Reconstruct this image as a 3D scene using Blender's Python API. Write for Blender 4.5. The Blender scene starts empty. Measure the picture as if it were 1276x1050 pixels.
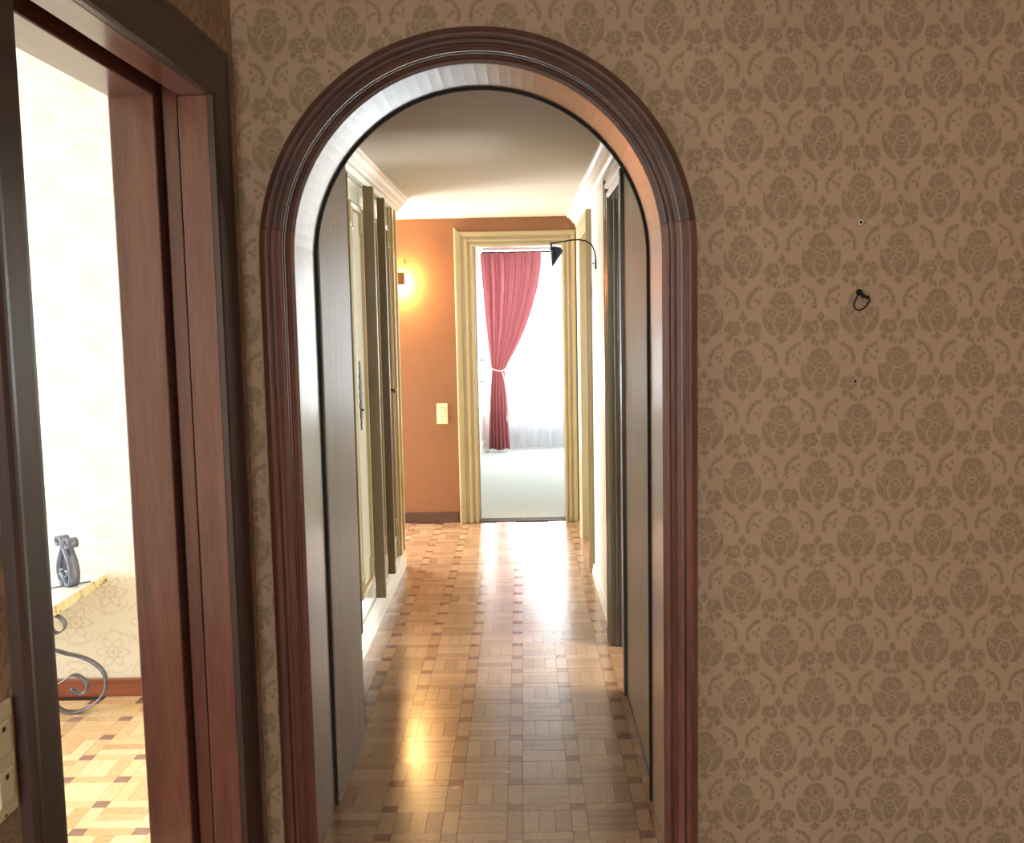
import bpy, bmesh, math, random
from mathutils import Vector, Matrix
random.seed(7)
PI = math.pi
sc = bpy.context.scene
COL = sc.collection

# ------------------------------------------------------------------ camera
F_PX, IMG_W = 1280.0, 1276.0
PITCH, ROLL, YAW, EYE = math.radians(5.8), math.radians(1.1), math.radians(-0.65), 1.6
fw = Vector((math.sin(YAW)*math.cos(PITCH), math.cos(YAW)*math.cos(PITCH), -math.sin(PITCH)))
r0 = Vector((math.cos(YAW), -math.sin(YAW), 0))
u0 = r0.cross(fw)
rt = math.cos(ROLL)*r0 - math.sin(ROLL)*u0
up = math.sin(ROLL)*r0 + math.cos(ROLL)*u0
cam_d = bpy.data.cameras.new('camera')
cam_d.sensor_fit = 'HORIZONTAL'; cam_d.sensor_width = 36.0
cam_d.lens = 36.0*F_PX/IMG_W
cam_d.clip_start = 0.05
cam = bpy.data.objects.new('camera', cam_d)
m = Matrix((rt, up, -fw)).transposed().to_4x4()
m.translation = (0, 0, EYE)
cam.matrix_world = m
COL.objects.link(cam)
sc.camera = cam

# ------------------------------------------------------------------ world, daylight, exposure
sc.view_settings.view_transform = 'Standard'
sc.view_settings.look = 'None'
sc.view_settings.gamma = 1.0
sc.view_settings.use_curve_mapping = False
sc.view_settings.exposure = 0.0
sc.cycles.max_bounces = 10
sc.cycles.diffuse_bounces = 6
sc.cycles.glossy_bounces = 5
sc.cycles.transparent_max_bounces = 12
sc.cycles.sample_clamp_indirect = 8.0
sc.cycles.use_denoising = True
w = bpy.data.worlds.new('overcast_sky'); sc.world = w
w.use_nodes = True
bg = w.node_tree.nodes['Background']
bg.inputs[0].default_value = (0.92, 0.97, 1.0, 1); bg.inputs[1].default_value = 3.0


def daylight(name, loc, direction, sx, sy, radiance, color=(1, 1, 1)):
    """rectangle of sky just outside a window"""
    d = bpy.data.lights.new(name, 'AREA')
    d.shape = 'RECTANGLE'; d.size = sx; d.size_y = sy
    d.energy = radiance*PI*sx*sy; d.color = color
    o = bpy.data.objects.new(name, d)
    o.location = loc
    o.rotation_euler = Vector(direction).to_track_quat('-Z', 'Y').to_euler()
    COL.objects.link(o)
    return o


daylight('bedroom_window_daylight', (0.75, 12.72, 1.40), (0, -1, 0), 2.7, 2.0, 20, (0.93, 0.97, 1.0))
daylight('passage_window_daylight', (-2.75, 8.25, 1.25), (1, 0, 0), 1.9, 2.1, 38, (0.95, 0.98, 1.0))
daylight('side_room_window_daylight', (-4.75, 2.4, 1.45), (1, 0, 0), 2.6, 2.1, 17, (0.98, 0.99, 1.0))
daylight('study_window_daylight', (3.22, 3.98, 1.4), (-1, 0, 0), .9, 1.5, 80, (0.97, 0.98, 1.0))
daylight('hall_window_daylight', (-0.05, -2.42, 1.55), (0, 1, 0), 1.3, 1.5, 18.5, (1.0, 0.96, 0.91))


# ------------------------------------------------------------------ materials
def lin(c):
    return tuple(((v/255)/12.92 if v/255 <= .04045 else ((v/255+.055)/1.055)**2.4) for v in c) + (1,)


class Sx:
    """expression on shader math nodes"""
    def __init__(s, nt, sock): s.nt, s.s = nt, sock
    def _m(s, op, *a, clamp=False):
        n = s.nt.nodes.new('ShaderNodeMath'); n.operation = op; n.use_clamp = clamp
        for i, v in enumerate((s,)+a):
            if isinstance(v, Sx): s.nt.links.new(v.s, n.inputs[i])
            else: n.inputs[i].default_value = v
        return Sx(s.nt, n.outputs[0])
    def __add__(s, o): return s._m('ADD', o)
    __radd__ = __add__
    def __sub__(s, o): return s._m('SUBTRACT', o)
    def __rsub__(s, o): return (s*-1)+o
    def __mul__(s, o): return s._m('MULTIPLY', o)
    __rmul__ = __mul__
    def __truediv__(s, o): return s._m('DIVIDE', o)
    def abs(s): return s._m('ABSOLUTE')
    def fract(s): return s._m('FRACT')
    def floor(s): return s._m('FLOOR')
    def mod(s, v): return s._m('FLOORED_MODULO', v)
    def sqrt(s): return s._m('SQRT')
    def min(s, o): return s._m('MINIMUM', o)
    def max(s, o): return s._m('MAXIMUM', o)
    def atan2(s, o): return s._m('ARCTAN2', o)
    def cos(s): return s._m('COSINE')
    def step(s, soft):
        """1 where s < 0, softened over +-soft"""
        return (s*(-0.5/soft))._m('ADD', 0.5, clamp=True)


def new_mat(name):
    mt = bpy.data.materials.new(name); mt.use_nodes = True
    nt = mt.node_tree
    b = nt.nodes['Principled BSDF']
    return mt, nt, b


def node(nt, t, **kw):
    n = nt.nodes.new(t)
    for k, v in kw.items(): setattr(n, k, v)
    return n


def coords(nt, scale=(1, 1, 1)):
    tc = node(nt, 'ShaderNodeTexCoord')
    mp = node(nt, 'ShaderNodeMapping')
    mp.inputs['Scale'].default_value = scale
    nt.links.new(tc.outputs['Object'], mp.inputs[0])
    return mp.outputs[0]


def noise(nt, vec, scale, detail=3, rough=.55, dist=0):
    n = node(nt, 'ShaderNodeTexNoise')
    n.inputs['Scale'].default_value = scale; n.inputs['Detail'].default_value = detail
    n.inputs['Roughness'].default_value = rough; n.inputs['Distortion'].default_value = dist
    if vec is not None: nt.links.new(vec, n.inputs['Vector'])
    return n.outputs['Fac'] if 'Fac' in n.outputs else n.outputs[0]


def ramp(nt, fac, stops):
    r = node(nt, 'ShaderNodeValToRGB')
    e = r.color_ramp.elements
    while len(e) < len(stops): e.new(0.5)
    for i, (p, c) in enumerate(stops):
        e[i].position = p; e[i].color = c
    nt.links.new(fac, r.inputs[0])
    return r.outputs[0]


def mix(nt, fac, a, b, blend='MIX'):
    n = node(nt, 'ShaderNodeMix', data_type='RGBA', blend_type=blend)
    for sock, v in ((n.inputs[0], fac), (n.inputs[6], a), (n.inputs[7], b)):
        if isinstance(v, bpy.types.NodeSocket): nt.links.new(v, sock)
        else: sock.default_value = v
    return n.outputs[2]


def bump(nt, b, h, strength=.2, dist=.002):
    n = node(nt, 'ShaderNodeBump')
    n.inputs['Strength'].default_value = strength; n.inputs['Distance'].default_value = dist
    nt.links.new(h, n.inputs['Height'])
    nt.links.new(n.outputs[0], b.inputs['Normal'])


def plain(name, c, rough=.6, var=.08, scale=6, metal=0, spec=.5, bmp=0, coat=0):
    mt, nt, b = new_mat(name)
    v = coords(nt)
    n = noise(nt, v, scale, 4)
    c = lin(c)
    col = ramp(nt, n, [(.3, tuple(x*(1-var) for x in c[:3])+(1,)), (.7, tuple(min(1, x*(1+var)) for x in c[:3])+(1,))])
    nt.links.new(col, b.inputs['Base Color'])
    b.inputs['Roughness'].default_value = rough
    b.inputs['Metallic'].default_value = metal
    b.inputs['Specular IOR Level'].default_value = spec
    b.inputs['Coat Weight'].default_value = coat
    b.inputs['Coat Roughness'].default_value = .08
    if bmp: bump(nt, b, noise(nt, v, scale*12, 3), bmp, .001)
    return mt


def wood(name, dark, light, axis='Z', rough=.3, coat=.4, grain=1.0, fine=60, bmp=.12, coat_rough=.12):
    mt, nt, b = new_mat(name)
    k = .06
    s = {'X': (k, 1, 1), 'Y': (1, k, 1), 'Z': (1, 1, k)}[axis]
    v = coords(nt, s)
    n1 = noise(nt, v, fine*.35, 5, .6, .4)
    n2 = noise(nt, v, fine*3, 3, .6)
    a = Sx(nt, n1)*.65 + Sx(nt, n2)*.35
    col = ramp(nt, a.s, [(.5-.18*grain, lin(dark)), (.5+.18*grain, lin(light))])
    nt.links.new(col, b.inputs['Base Color'])
    b.inputs['Roughness'].default_value = rough
    b.inputs['Coat Weight'].default_value = coat
    b.inputs['Coat Roughness'].default_value = coat_rough
    bump(nt, b, a.s, bmp, .001)
    return mt


def damask(name, axis, x0, z0):
    """brown-green damask print on tan paper; medallions in half-drop columns"""
    mt, nt, b = new_mat(name)
    tc = node(nt, 'ShaderNodeTexCoord')
    sp = node(nt, 'ShaderNodeSeparateXYZ')
    nt.links.new(tc.outputs['Object'], sp.inputs[0])
    h = Sx(nt, sp.outputs[axis]); z = Sx(nt, sp.outputs[2])
    obj = tc.outputs['Object']
    wob = (Sx(nt, noise(nt, obj, 90, 2))-.5)
    wob2 = (Sx(nt, noise(nt, obj, 170, 2))-.5)
    HALF, V = .1112, .326
    hc = (h - x0)/HALF + .5
    par = hc.floor().mod(2.0)
    U = ((hc.fract()-.5)*255).abs() + wob*9
    D = ((z*-1 + z0)/V + par*.5).fract()*790
    # D runs downward from the foot of a medallion: swags, lozenge, paws, next medallion
    D = (D + 30).mod(790.0) + wob2*9

    def ell(cu, cd, ru, rd, ang=0):
        a, c = U-cu, D-cd
        ca, sa = math.cos(ang), math.sin(ang)
        p = (a*ca + c*sa)/ru; q = (c*ca - a*sa)/rd
        return ((p*p+q*q).sqrt()-1)*min(ru, rd)

    def loz(cd, ru, rd):
        return (U/ru + (D-cd).abs()/rd - 1)*min(ru, rd)
    parts = [loz(26, 38, 32), ell(0, 712, 46, 74), ell(70, 735, 92, 34, -.92), ell(100, 662, 62, 30, -1.1),
             ell(58, 640, 50, 34, -1.2), ell(0, 548, 68, 62), ell(0, 630, 64, 66), ell(52, 570, 34, 26, -.8),
             loz(270, 27, 44), ell(38, 318, 20, 26), ell(84, 330, 26, 34), ell(60, 372, 38, 24),
             ell(92, 410, 20, 26), ell(46, 432, 15, 26), ell(18, 452, 12, 18)]
    d = parts[0]
    for p in parts[1:]: d = d.min(p)
    # swag stems, an arc rising outwards from the axis
    a, c = U-150, D-172
    arc = ((a*a+c*c).sqrt()-113).abs()-12-wob*14
    paw = ((((U-66)*(U-66)+(D-352)*(D-352)).sqrt()-46).abs()-9).max(D-372)
    d = d.min(paw)
    arc = arc.max(U-136).max(D-212).max(40-D)
    leaf = ell(112, 66, 34, 12, -.35).min(ell(82, 148, 13, 10)).min(ell(106, 170, 10, 14)).min(ell(122, 122, 10, 12))
    d = d.min(arc).min(leaf)
    scal = Sx(nt, noise(nt, obj, 120, 1))-.5
    ink = (d + wob2*18 + scal*30 - 1).step(6)
    # lighter veins inside the medallion
    vein = ((ell(0, 712, 50, 84)).abs()-4).step(3).max((ell(0, 632, 26, 36).abs()-3).step(3)).max(((ell(66, 700, 70, 7, -1.0)).abs()-3).step(3)*.8).max((ell(0, 640, 66, 58).abs()-3).step(3)*.6).max((ell(60, 600, 40, 8, -.6).abs()-3).step(3)*.7)
    vein = vein.max((ell(0, 556, 36, 34).abs()-3).step(4)*.8)
    rosette = ((D-480)*-1).step(2)
    ink = ink*(1-vein*rosette*.9)
    mott = Sx(nt, noise(nt, obj, 240, 2))
    ink = ink*((mott-.36)*3.2)._m('ADD', .35, clamp=True)
    big = noise(nt, obj, 2.2, 3)
    base = mix(nt, big, lin((166, 134, 108)), lin((180, 148, 122)))
    dark = mix(nt, big, lin((128, 105, 74)), lin((136, 114, 84)))
    col = mix(nt, (ink*.95).s, base, dark)
    nt.links.new(col, b.inputs['Base Color'])
    b.inputs['Roughness'].default_value = .62
    b.inputs['Specular IOR Level'].default_value = .3
    bump(nt, b, (ink*-1).s, .25, .0006)
    return mt


def floral(name, axis, x0, z0):
    """cream paper with faint tone-on-tone star flowers and scrolls"""
    mt, nt, b = new_mat(name)
    tc = node(nt, 'ShaderNodeTexCoord'); sp = node(nt, 'ShaderNodeSeparateXYZ')
    nt.links.new(tc.outputs['Object'], sp.inputs[0])
    obj = tc.outputs['Object']
    h = Sx(nt, sp.outputs[axis]); z = Sx(nt, sp.outputs[2])
    wob = Sx(nt, noise(nt, obj, 45, 2))-.5
    hc = (h-x0)/.155 + .5
    par = hc.floor().mod(2.0)
    u = (hc.fract()-.5)*.155
    v = (((z-z0)/.265 + par*.5 + .5).fract()-.5)*.265
    r = (u*u+v*v).sqrt()
    th = v.atan2(u)
    star = ((r - .026 - (th*8).cos()*.006).abs()-.003).step(.006)
    core = (r-.010).step(.004)*.5
    pet = ((r - .055 - (th*6).cos()*.015 + wob*.03).abs()-.004).step(.004)*.6
    scr = ((r - .093 + wob*.05).abs()-.004).step(.004)*.45
    ink = star.max(core).max(pet).max(scr)
    ink = ink*((Sx(nt, noise(nt, obj, 120, 2))-.3)*2.5)._m('ADD', .2, clamp=True)
    col = mix(nt, ink.s, lin((228, 221, 205)), lin((178, 160, 128)))
    nt.links.new(col, b.inputs['Base Color'])
    b.inputs['Roughness'].default_value = .5
    return mt


BROWN = [lin(c) for c in ((138, 106, 82), (152, 118, 90), (158, 124, 97), (170, 138, 110))]
DAYLIT = [lin(c) for c in ((206, 168, 126), (222, 188, 146), (228, 198, 158), (236, 212, 178))]  # same parquet as the corridor, paled to carry the room's strong daylight


def parquet(name, island, cols=BROWN):
    mt, nt, b = new_mat(name)
    if island:
        g = node(nt, 'ShaderNodeNewGeometry'); rnd = g.outputs['Random Per Island']
    else:
        g = node(nt, 'ShaderNodeObjectInfo'); rnd = g.outputs['Random']
    tc = node(nt, 'ShaderNodeTexCoord')
    gpos = node(nt, 'ShaderNodeNewGeometry').outputs['Position']
    col = ramp(nt, rnd, [(0, cols[0]), (.3, cols[1]), (.62, cols[2]), (1, cols[3])])
    mp = node(nt, 'ShaderNodeMapping'); mp.inputs['Scale'].default_value = (1, 1, 1)
    nt.links.new(gpos, mp.inputs[0])
    n = noise(nt, mp.outputs[0], 60, 4, .6)
    col = mix(nt, .22, col, ramp(nt, n, [(.3, (.1, .05, .02, 1)), (.7, (.9, .75, .5, 1))]), 'OVERLAY')
    nt.links.new(col, b.inputs['Base Color'])
    rr = Sx(nt, noise(nt, mp.outputs[0], 9, 2))*.06 + .23
    nt.links.new(rr.s, b.inputs['Roughness'])
    b.inputs['Coat Weight'].default_value = .3
    b.inputs['Coat Roughness'].default_value = .17
    bump(nt, b, noise(nt, mp.outputs[0], 26, 2), .10, .003)
    return mt


M = {}
M['paper_front'] = damask('damask_wallpaper', 0, .746, 1.521)
M['paper_side'] = damask('damask_wallpaper_side', 1, .05, 1.56)
M['paper_room'] = floral('floral_wallpaper', 0, -1.791, 1.783)
M['paper_room_y'] = floral('floral_wallpaper_side', 1, 2.0, 1.783)
M['mahogany'] = wood('mahogany', (80, 44, 35), (130, 80, 64), 'Z', .32, .35)
M['casing_shaded'] = wood('shaded_casing', (46, 30, 25), (78, 53, 44), 'Z', .42, .12)  # mahogany darkened to hold the shade on the doorway casings
M['casing_shaded_y'] = wood('shaded_head_casing', (46, 30, 25), (78, 53, 44), 'Y', .42, .12)
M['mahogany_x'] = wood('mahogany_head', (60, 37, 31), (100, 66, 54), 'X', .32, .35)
M['mahogany_y'] = wood('mahogany_lintel', (80, 44, 35), (130, 80, 64), 'Y', .32, .35)
M['lining'] = wood('polished_lining', (84, 58, 50), (126, 90, 76), 'Z', .30, .38, fine=90, coat_rough=.14)
M['panel'] = wood('grey_brown_veneer', (136, 120, 107), (170, 152, 137), 'Z', .45, .08, fine=120, bmp=.3, coat_rough=.3)
M['dark_stop'] = wood('dark_stop', (48, 40, 34), (70, 60, 50), 'Z', .35, .2)
M['end_board'] = plain('matt_dark_board', (52, 44, 36), .85, .1, 12, spec=.1)
M['black_gap'] = plain('black_gap', (12, 10, 10), .8)
M['olive'] = plain('olive_cream_gloss', (188, 168, 124), .22, .05, 5, coat=.3)
M['cab_paint'] = plain('cabinet_cream_gloss', (224, 220, 200), .13, .03, 4, coat=.7)
M['cab_edge'] = plain('cabinet_olive_edge', (150, 130, 92), .3, .06, 4)
M['edge_shaded'] = plain('shaded_edge_paint', (106, 91, 60), .4, .06, 4)  # darkened so the strips look dim on the side facing the viewer
M['casing_far'] = plain('ochre_casing_paint', (162, 147, 112), .28, .05, 6)
M['olive_shaded'] = plain('shaded_olive_gloss', (88, 82, 70), .16, .05, 6, coat=.4)  # olive cream paint darkened for the unlit casing, shade in the colour
M['white_gloss'] = plain('white_gloss_paint', (228, 226, 216), .3, .02, 4)
M['ceiling'] = plain('ceiling_paint', (205, 196, 182), .75, .02, 3)
M['white_wall'] = plain('cream_wall_paint', (226, 218, 200), .45, .02, 3)
M['orange_wall'] = plain('sienna_wall_paint', (132, 86, 55), .55, .05, 4, bmp=.1)
M['pale_wall'] = plain('pale_bedroom_wall', (226, 214, 208), .6, .02, 4)
M['skirting_red'] = wood('red_brown_skirting', (110, 56, 36), (156, 88, 60), 'X', .35, .3)
M['skirting_dark'] = wood('dark_skirting', (58, 36, 28), (84, 54, 40), 'X', .4, .2)
M['carpet'] = plain('pale_carpet', (206, 212, 206), .95, .10, 30, bmp=.5)
M['switch'] = plain('cream_plastic', (226, 208, 168), .35, .03, 8)
M['dark_dot'] = plain('dark_hole', (30, 22, 16), .7)
M['iron'] = plain('wrought_iron', (120, 124, 138), .36, .15, 30, metal=.75)
M['black_iron'] = plain('black_iron', (22, 22, 26), .45, .1, 30, metal=.5)
M['blue_iron'] = plain('dark_blue_iron', (46, 50, 76), .5, .1, 30, metal=.3)
M['brass'] = plain('aged_brass', (120, 96, 56), .35, .25, 40, metal=.9)
M['bronze'] = plain('bronze_shade', (112, 70, 42), .4, .1, 20, metal=.4)
M['marble'] = plain('white_marble', (228, 228, 226), .2, .05, 9)
M['cord'] = plain('white_cord', (236, 226, 224), .7, .04, 60)
M['plaster'] = plain('chipped_plaster', (206, 184, 168), .9, .08, 60)
M['key'] = plain('dark_parquet_key', (122, 82, 66), .2, .15, 40, coat=.3)
M['key_daylit'] = plain('daylit_parquet_key', (150, 112, 100), .25, .15, 40, coat=.3)  # lighter copy of the key, daylight put into its colour
M['strip'] = parquet('parquet_wood', False)
M['strip_stuff'] = parquet('parquet_wood_field', True)
M['daylit'] = parquet('daylit_parquet_wood', False, DAYLIT)
M['daylit_stuff'] = parquet('daylit_parquet_field', True, DAYLIT)
M['slab'] = plain('dark_subfloor', (70, 46, 30), .7)
M['ceramic_edge'] = None


def marble_edge():
    mt, nt, b = new_mat('yellow_veined_edge')
    v = coords(nt)
    n = noise(nt, v, 14, 4, .6, .8)
    col = ramp(nt, n, [(.36, lin((138, 124, 86))), (.43, lin((216, 196, 150))), (.7, lin((236, 224, 190)))])
    nt.links.new(col, b.inputs['Base Color']); b.inputs['Roughness'].default_value = .25
    return mt


M['ceramic_edge'] = marble_edge()


def fabric(name, c, trans, see=0.0, rough=.9, wave=160):
    mt, nt, b = new_mat(name)
    v = coords(nt)
    n = noise(nt, v, wave, 2)
    c0 = lin(c)
    col = ramp(nt, n, [(.3, tuple(x*.88 for x in c0[:3])+(1,)), (.7, c0)])
    out = nt.nodes['Material Output']
    df = node(nt, 'ShaderNodeBsdfDiffuse'); tr = node(nt, 'ShaderNodeBsdfTranslucent')
    nt.links.new(col, df.inputs[0]); nt.links.new(col, tr.inputs[0])
    m1 = node(nt, 'ShaderNodeMixShader'); m1.inputs[0].default_value = trans
    nt.links.new(df.outputs[0], m1.inputs[1]); nt.links.new(tr.outputs[0], m1.inputs[2])
    last = m1
    if see:
        tp = node(nt, 'ShaderNodeBsdfTransparent'); m2 = node(nt, 'ShaderNodeMixShader'); m2.inputs[0].default_value = see
        nt.links.new(m1.outputs[0], m2.inputs[1]); nt.links.new(tp.outputs[0], m2.inputs[2]); last = m2
    nt.links.new(last.outputs[0], out.inputs[0])
    nt.nodes.remove(b)
    return mt


M['drape'] = fabric('dusty_pink_velvet', (188, 116, 120), .22)
M['sheer'] = fabric('white_sheer', (228, 232, 240), .5, .25)


def glass():
    mt, nt, b = new_mat('window_glass')
    out = nt.nodes['Material Output']; nt.nodes.remove(b)
    tp = node(nt, 'ShaderNodeBsdfTransparent'); gl = node(nt, 'ShaderNodeBsdfGlossy'); gl.inputs['Roughness'].default_value = .02
    tp.inputs[0].default_value = (.96, .98, .97, 1)
    mx = node(nt, 'ShaderNodeMixShader'); mx.inputs[0].default_value = .06
    nt.links.new(tp.outputs[0], mx.inputs[1]); nt.links.new(gl.outputs[0], mx.inputs[2]); nt.links.new(mx.outputs[0], out.inputs[0])
    return mt


M['glass'] = glass()


def bulb_mat():
    mt, nt, b = new_mat('lit_bulb')
    b.inputs['Emission Color'].default_value = (1, .62, .25, 1); b.inputs['Emission Strength'].default_value = 60
    return mt


M['bulb'] = bulb_mat()


# ------------------------------------------------------------------ geometry helpers
class MB:
    def __init__(s): s.bm = bmesh.new()

    def box(s, x0, x1, y0, y1, z0, z1):
        vs = [s.bm.verts.new((x, y, z)) for x in (x0, x1) for y in (y0, y1) for z in (z0, z1)]
        for f in ((0, 1, 3, 2), (4, 6, 7, 5), (0, 4, 5, 1), (2, 3, 7, 6), (0, 2, 6, 4), (1, 5, 7, 3)):
            s.bm.faces.new([vs[i] for i in f])
        return s

    def sweep(s, path, prof, mp, seg=None, closed=False, trim=(0, 0), smooth=False):
        """profile (w along the outward normal, d out of the plane) along a planar path, mitred"""
        P = [Vector(p) for p in path]; n = len(P)
        a, b_ = seg if seg else (0, n-1)

        def nrm(i):
            p, q = P[i % n], P[(i+1) % n]
            t = (q-p).normalized(); return Vector((-t.y, t.x))
        rings = []
        idx = list(range(a, b_+1)) if not closed else list(range(n))
        for k, i in enumerate(idx):
            if closed: n1, n2 = nrm(i-1), nrm(i)
            else:
                n1 = nrm(i-1) if i > 0 else nrm(i); n2 = nrm(i) if i < n-1 else nrm(i-1)
            mvec = (n1+n2); mvec = mvec/mvec.dot(n1) if mvec.dot(n1) > 1e-6 else n1
            base = P[i].copy()
            if k == 0 and trim[0]: base += (P[i+1]-P[i]).normalized()*trim[0]
            if k == len(idx)-1 and trim[1]: base += (P[i-1]-P[i]).normalized()*trim[1]
            rings.append([s.bm.verts.new(mp(*(base+mvec*w_), d)) for w_, d in prof])
        m_ = len(prof)
        rr = rings + [rings[0]] if closed else rings
        for A, B in zip(rr, rr[1:]):
            for j in range(m_):
                f = s.bm.faces.new((A[j], A[(j+1) % m_], B[(j+1) % m_], B[j])); f.smooth = smooth
        if not closed:
            s.bm.faces.new(rings[0]); s.bm.faces.new(list(reversed(rings[-1])))
        return s

    def prism(s, pts, mp, d0, d1):
        A = [s.bm.verts.new(mp(a, b_, d0)) for a, b_ in pts]
        B = [s.bm.verts.new(mp(a, b_, d1)) for a, b_ in pts]
        n = len(pts)
        s.bm.faces.new(A); s.bm.faces.new(list(reversed(B)))
        for i in range(n): s.bm.faces.new((A[i], B[i], B[(i+1) % n], A[(i+1) % n]))
        return s

    def tube(s, pts, r, n=8, cap=True):
        P = [Vector(p) for p in pts]
        rad = r if isinstance(r, (list, tuple)) else [r]*len(P)
        rings = []; up_ = None
        for i, p in enumerate(P):
            t = (P[min(i+1, len(P)-1)]-P[max(i-1, 0)]).normalized()
            if up_ is None: up_ = t.orthogonal().normalized()
            up_ = (up_ - t*up_.dot(t)).normalized(); v = t.cross(up_)
            rings.append([s.bm.verts.new(p+(up_*math.cos(2*PI*k/n)+v*math.sin(2*PI*k/n))*rad[i]) for k in range(n)])
        for A, B in zip(rings, rings[1:]):
            for k in range(n):
                f = s.bm.faces.new((A[k], A[(k+1) % n], B[(k+1) % n], B[k])); f.smooth = True
        if cap: s.bm.faces.new(rings[0]); s.bm.faces.new(list(reversed(rings[-1])))
        return s

    def lathe(s, prof, c, n=20, axis=Vector((0, 0, 1))):
        q = Vector((0, 0, 1)).rotation_difference(axis)
        rings = []
        for r, z in prof:
            rings.append([s.bm.verts.new(Vector(c)+q @ Vector((max(r, 1e-4)*math.cos(2*PI*k/n), max(r, 1e-4)*math.sin(2*PI*k/n), z))) for k in range(n)])
        for A, B in zip(rings, rings[1:]):
            for k in range(n):
                f = s.bm.faces.new((A[k], A[(k+1) % n], B[(k+1) % n], B[k])); f.smooth = True
        s.bm.faces.new(rings[0]); s.bm.faces.new(list(reversed(rings[-1])))
        return s

    def ball(s, c, r, n=12, sc_=(1, 1, 1)):
        return s.lathe([(r*sc_[0]*math.sin(PI*i/n), -r*sc_[2]*math.cos(PI*i/n)) for i in range(n+1)], c, n*2)

    def build(s, name, mat, parent=None, bevel=0, kind=None):
        bmesh.ops.recalc_face_normals(s.bm, faces=s.bm.faces)
        me = bpy.data.meshes.new(name); s.bm.to_mesh(me); s.bm.free()
        me.materials.append(mat)
        return link(name, me, parent, bevel, kind)


def link(name, me, parent=None, bevel=0, kind=None):
    o = bpy.data.objects.new(name, me); COL.objects.link(o)
    if parent is not None: o.parent = parent; o.matrix_parent_inverse = parent.matrix_world.inverted()
    if bevel:
        bv = o.modifiers.new('bevel', 'BEVEL'); bv.width = bevel; bv.segments = 2; bv.limit_method = 'ANGLE'
        bv.harden_normals = False
    if kind: o['kind'] = kind
    return o


def empty(name, loc=(0, 0, 0)):
    o = bpy.data.objects.new(name, None); o.location = loc; COL.objects.link(o)
    o.empty_display_size = .05
    bpy.context.view_layer.update()
    return o


def tag(o, label, cat, group=None, kind=None):
    o['label'] = label; o['category'] = cat
    if group: o['group'] = group
    if kind: o['kind'] = kind
    return o


def S(o, label, cat): return tag(o, label, cat, kind='structure')


def box_(name, mat, dims, parent=None, bevel=0): return MB().box(*dims).build(name, mat, parent, bevel)


XZ = lambda Y, s=-1: (lambda a, b, d: (a, Y+s*d, b))       # plane facing -y (s=-1)
YZ = lambda X, s=1: (lambda a, b, d: (X+s*d, a, b))        # plane facing +x (s=1)

# ================================================================== STRUCTURE
AC, AR, AZ = -.122, .524, 1.784          # arch centre x, radius, spring height
YA, YB = 2.97, 3.27                     # arch wall front and back
CEIL = 2.36                             # corridor ceiling
HALL_C = 2.80
N_ARC = 48


def arch_path(r, z0=0.0):
    # left foot -> left spring -> over -> right spring -> right foot; outward normal is on the left side
    pts = [(AC-r, z0)]
    for i in range(N_ARC+1):
        t = PI - PI*i/N_ARC
        pts.append((AC+r*math.cos(t), AZ+r*math.sin(t)))
    pts.append((AC+r, z0))
    return pts


# --- arch wall
RH = AR+.018
mb = MB()
mb.prism([(-.80, -.05)] + [(AC-RH, -.05)] + arch_path(RH)[1:-1] + [(AC+RH, -.05), (1.9, -.05), (1.9, HALL_C), (-.80, HALL_C)], XZ(YA, 1), 0, YB-YA)
S(mb.build('wall_front', M['paper_front']), 'tan damask papered wall around the arched opening', 'wall')

# --- arch trim (casing + lining)
t1 = S(empty('trim_1', (AC, YA, 0)), 'dark moulded mahogany surround of the round arch into the corridor', 'arch')
CAS = [(0, 0), (0, .010), (.011, .010), (.0145, .014), (.0185, .0165), (.0225, .0150), (.0250, .011), (.0255, .007), (.030, .007),
       (.031, .019), (.033, .0195), (.037, .0165), (.043, .0160), (.048, .019), (.051, .0235), (.055, .0265), (.059, .0265), (.0615, .024),
       (.062, .014), (.0648, .014), (.0655, .0255), (.069, .0300), (.074, .0325), (.080, .0325), (.086, .0300), (.091, .0250), (.097, .0190), (.1015, .010), (.103, 0)]
path = arch_path(AR)
# joint between jamb and head sits a little above the spring line
J = 3
nP = len(path)
mp = XZ(YA)
for seg, nm, tr in (((0, J), 'jamb_moulding', (0, .0008)), ((nP-1-J, nP-1), 'jamb_moulding', (.0008, 0)), ((J, nP-1-J), 'arch_moulding', (.0008, .0008))):
    MB().sweep(path, CAS, mp, seg=seg, trim=tr, smooth=False).build(nm, M['mahogany'] if 'jamb' in nm else M['mahogany_x'], t1)
LIN = [(0, 0), (.016, 0), (.016, -.288), (0, -.288)]
MB().sweep(path, LIN, mp, smooth=False).build('arch_lining', M['lining'], t1)
MB().sweep(path, [(-.0065, -.2885), (.016, -.2885), (.016, -.304), (-.0065, -.304)], mp).build('gap_shadow', M['black_gap'], t1)  # black strip drawn for the shadow line in the gap behind the lining

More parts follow.
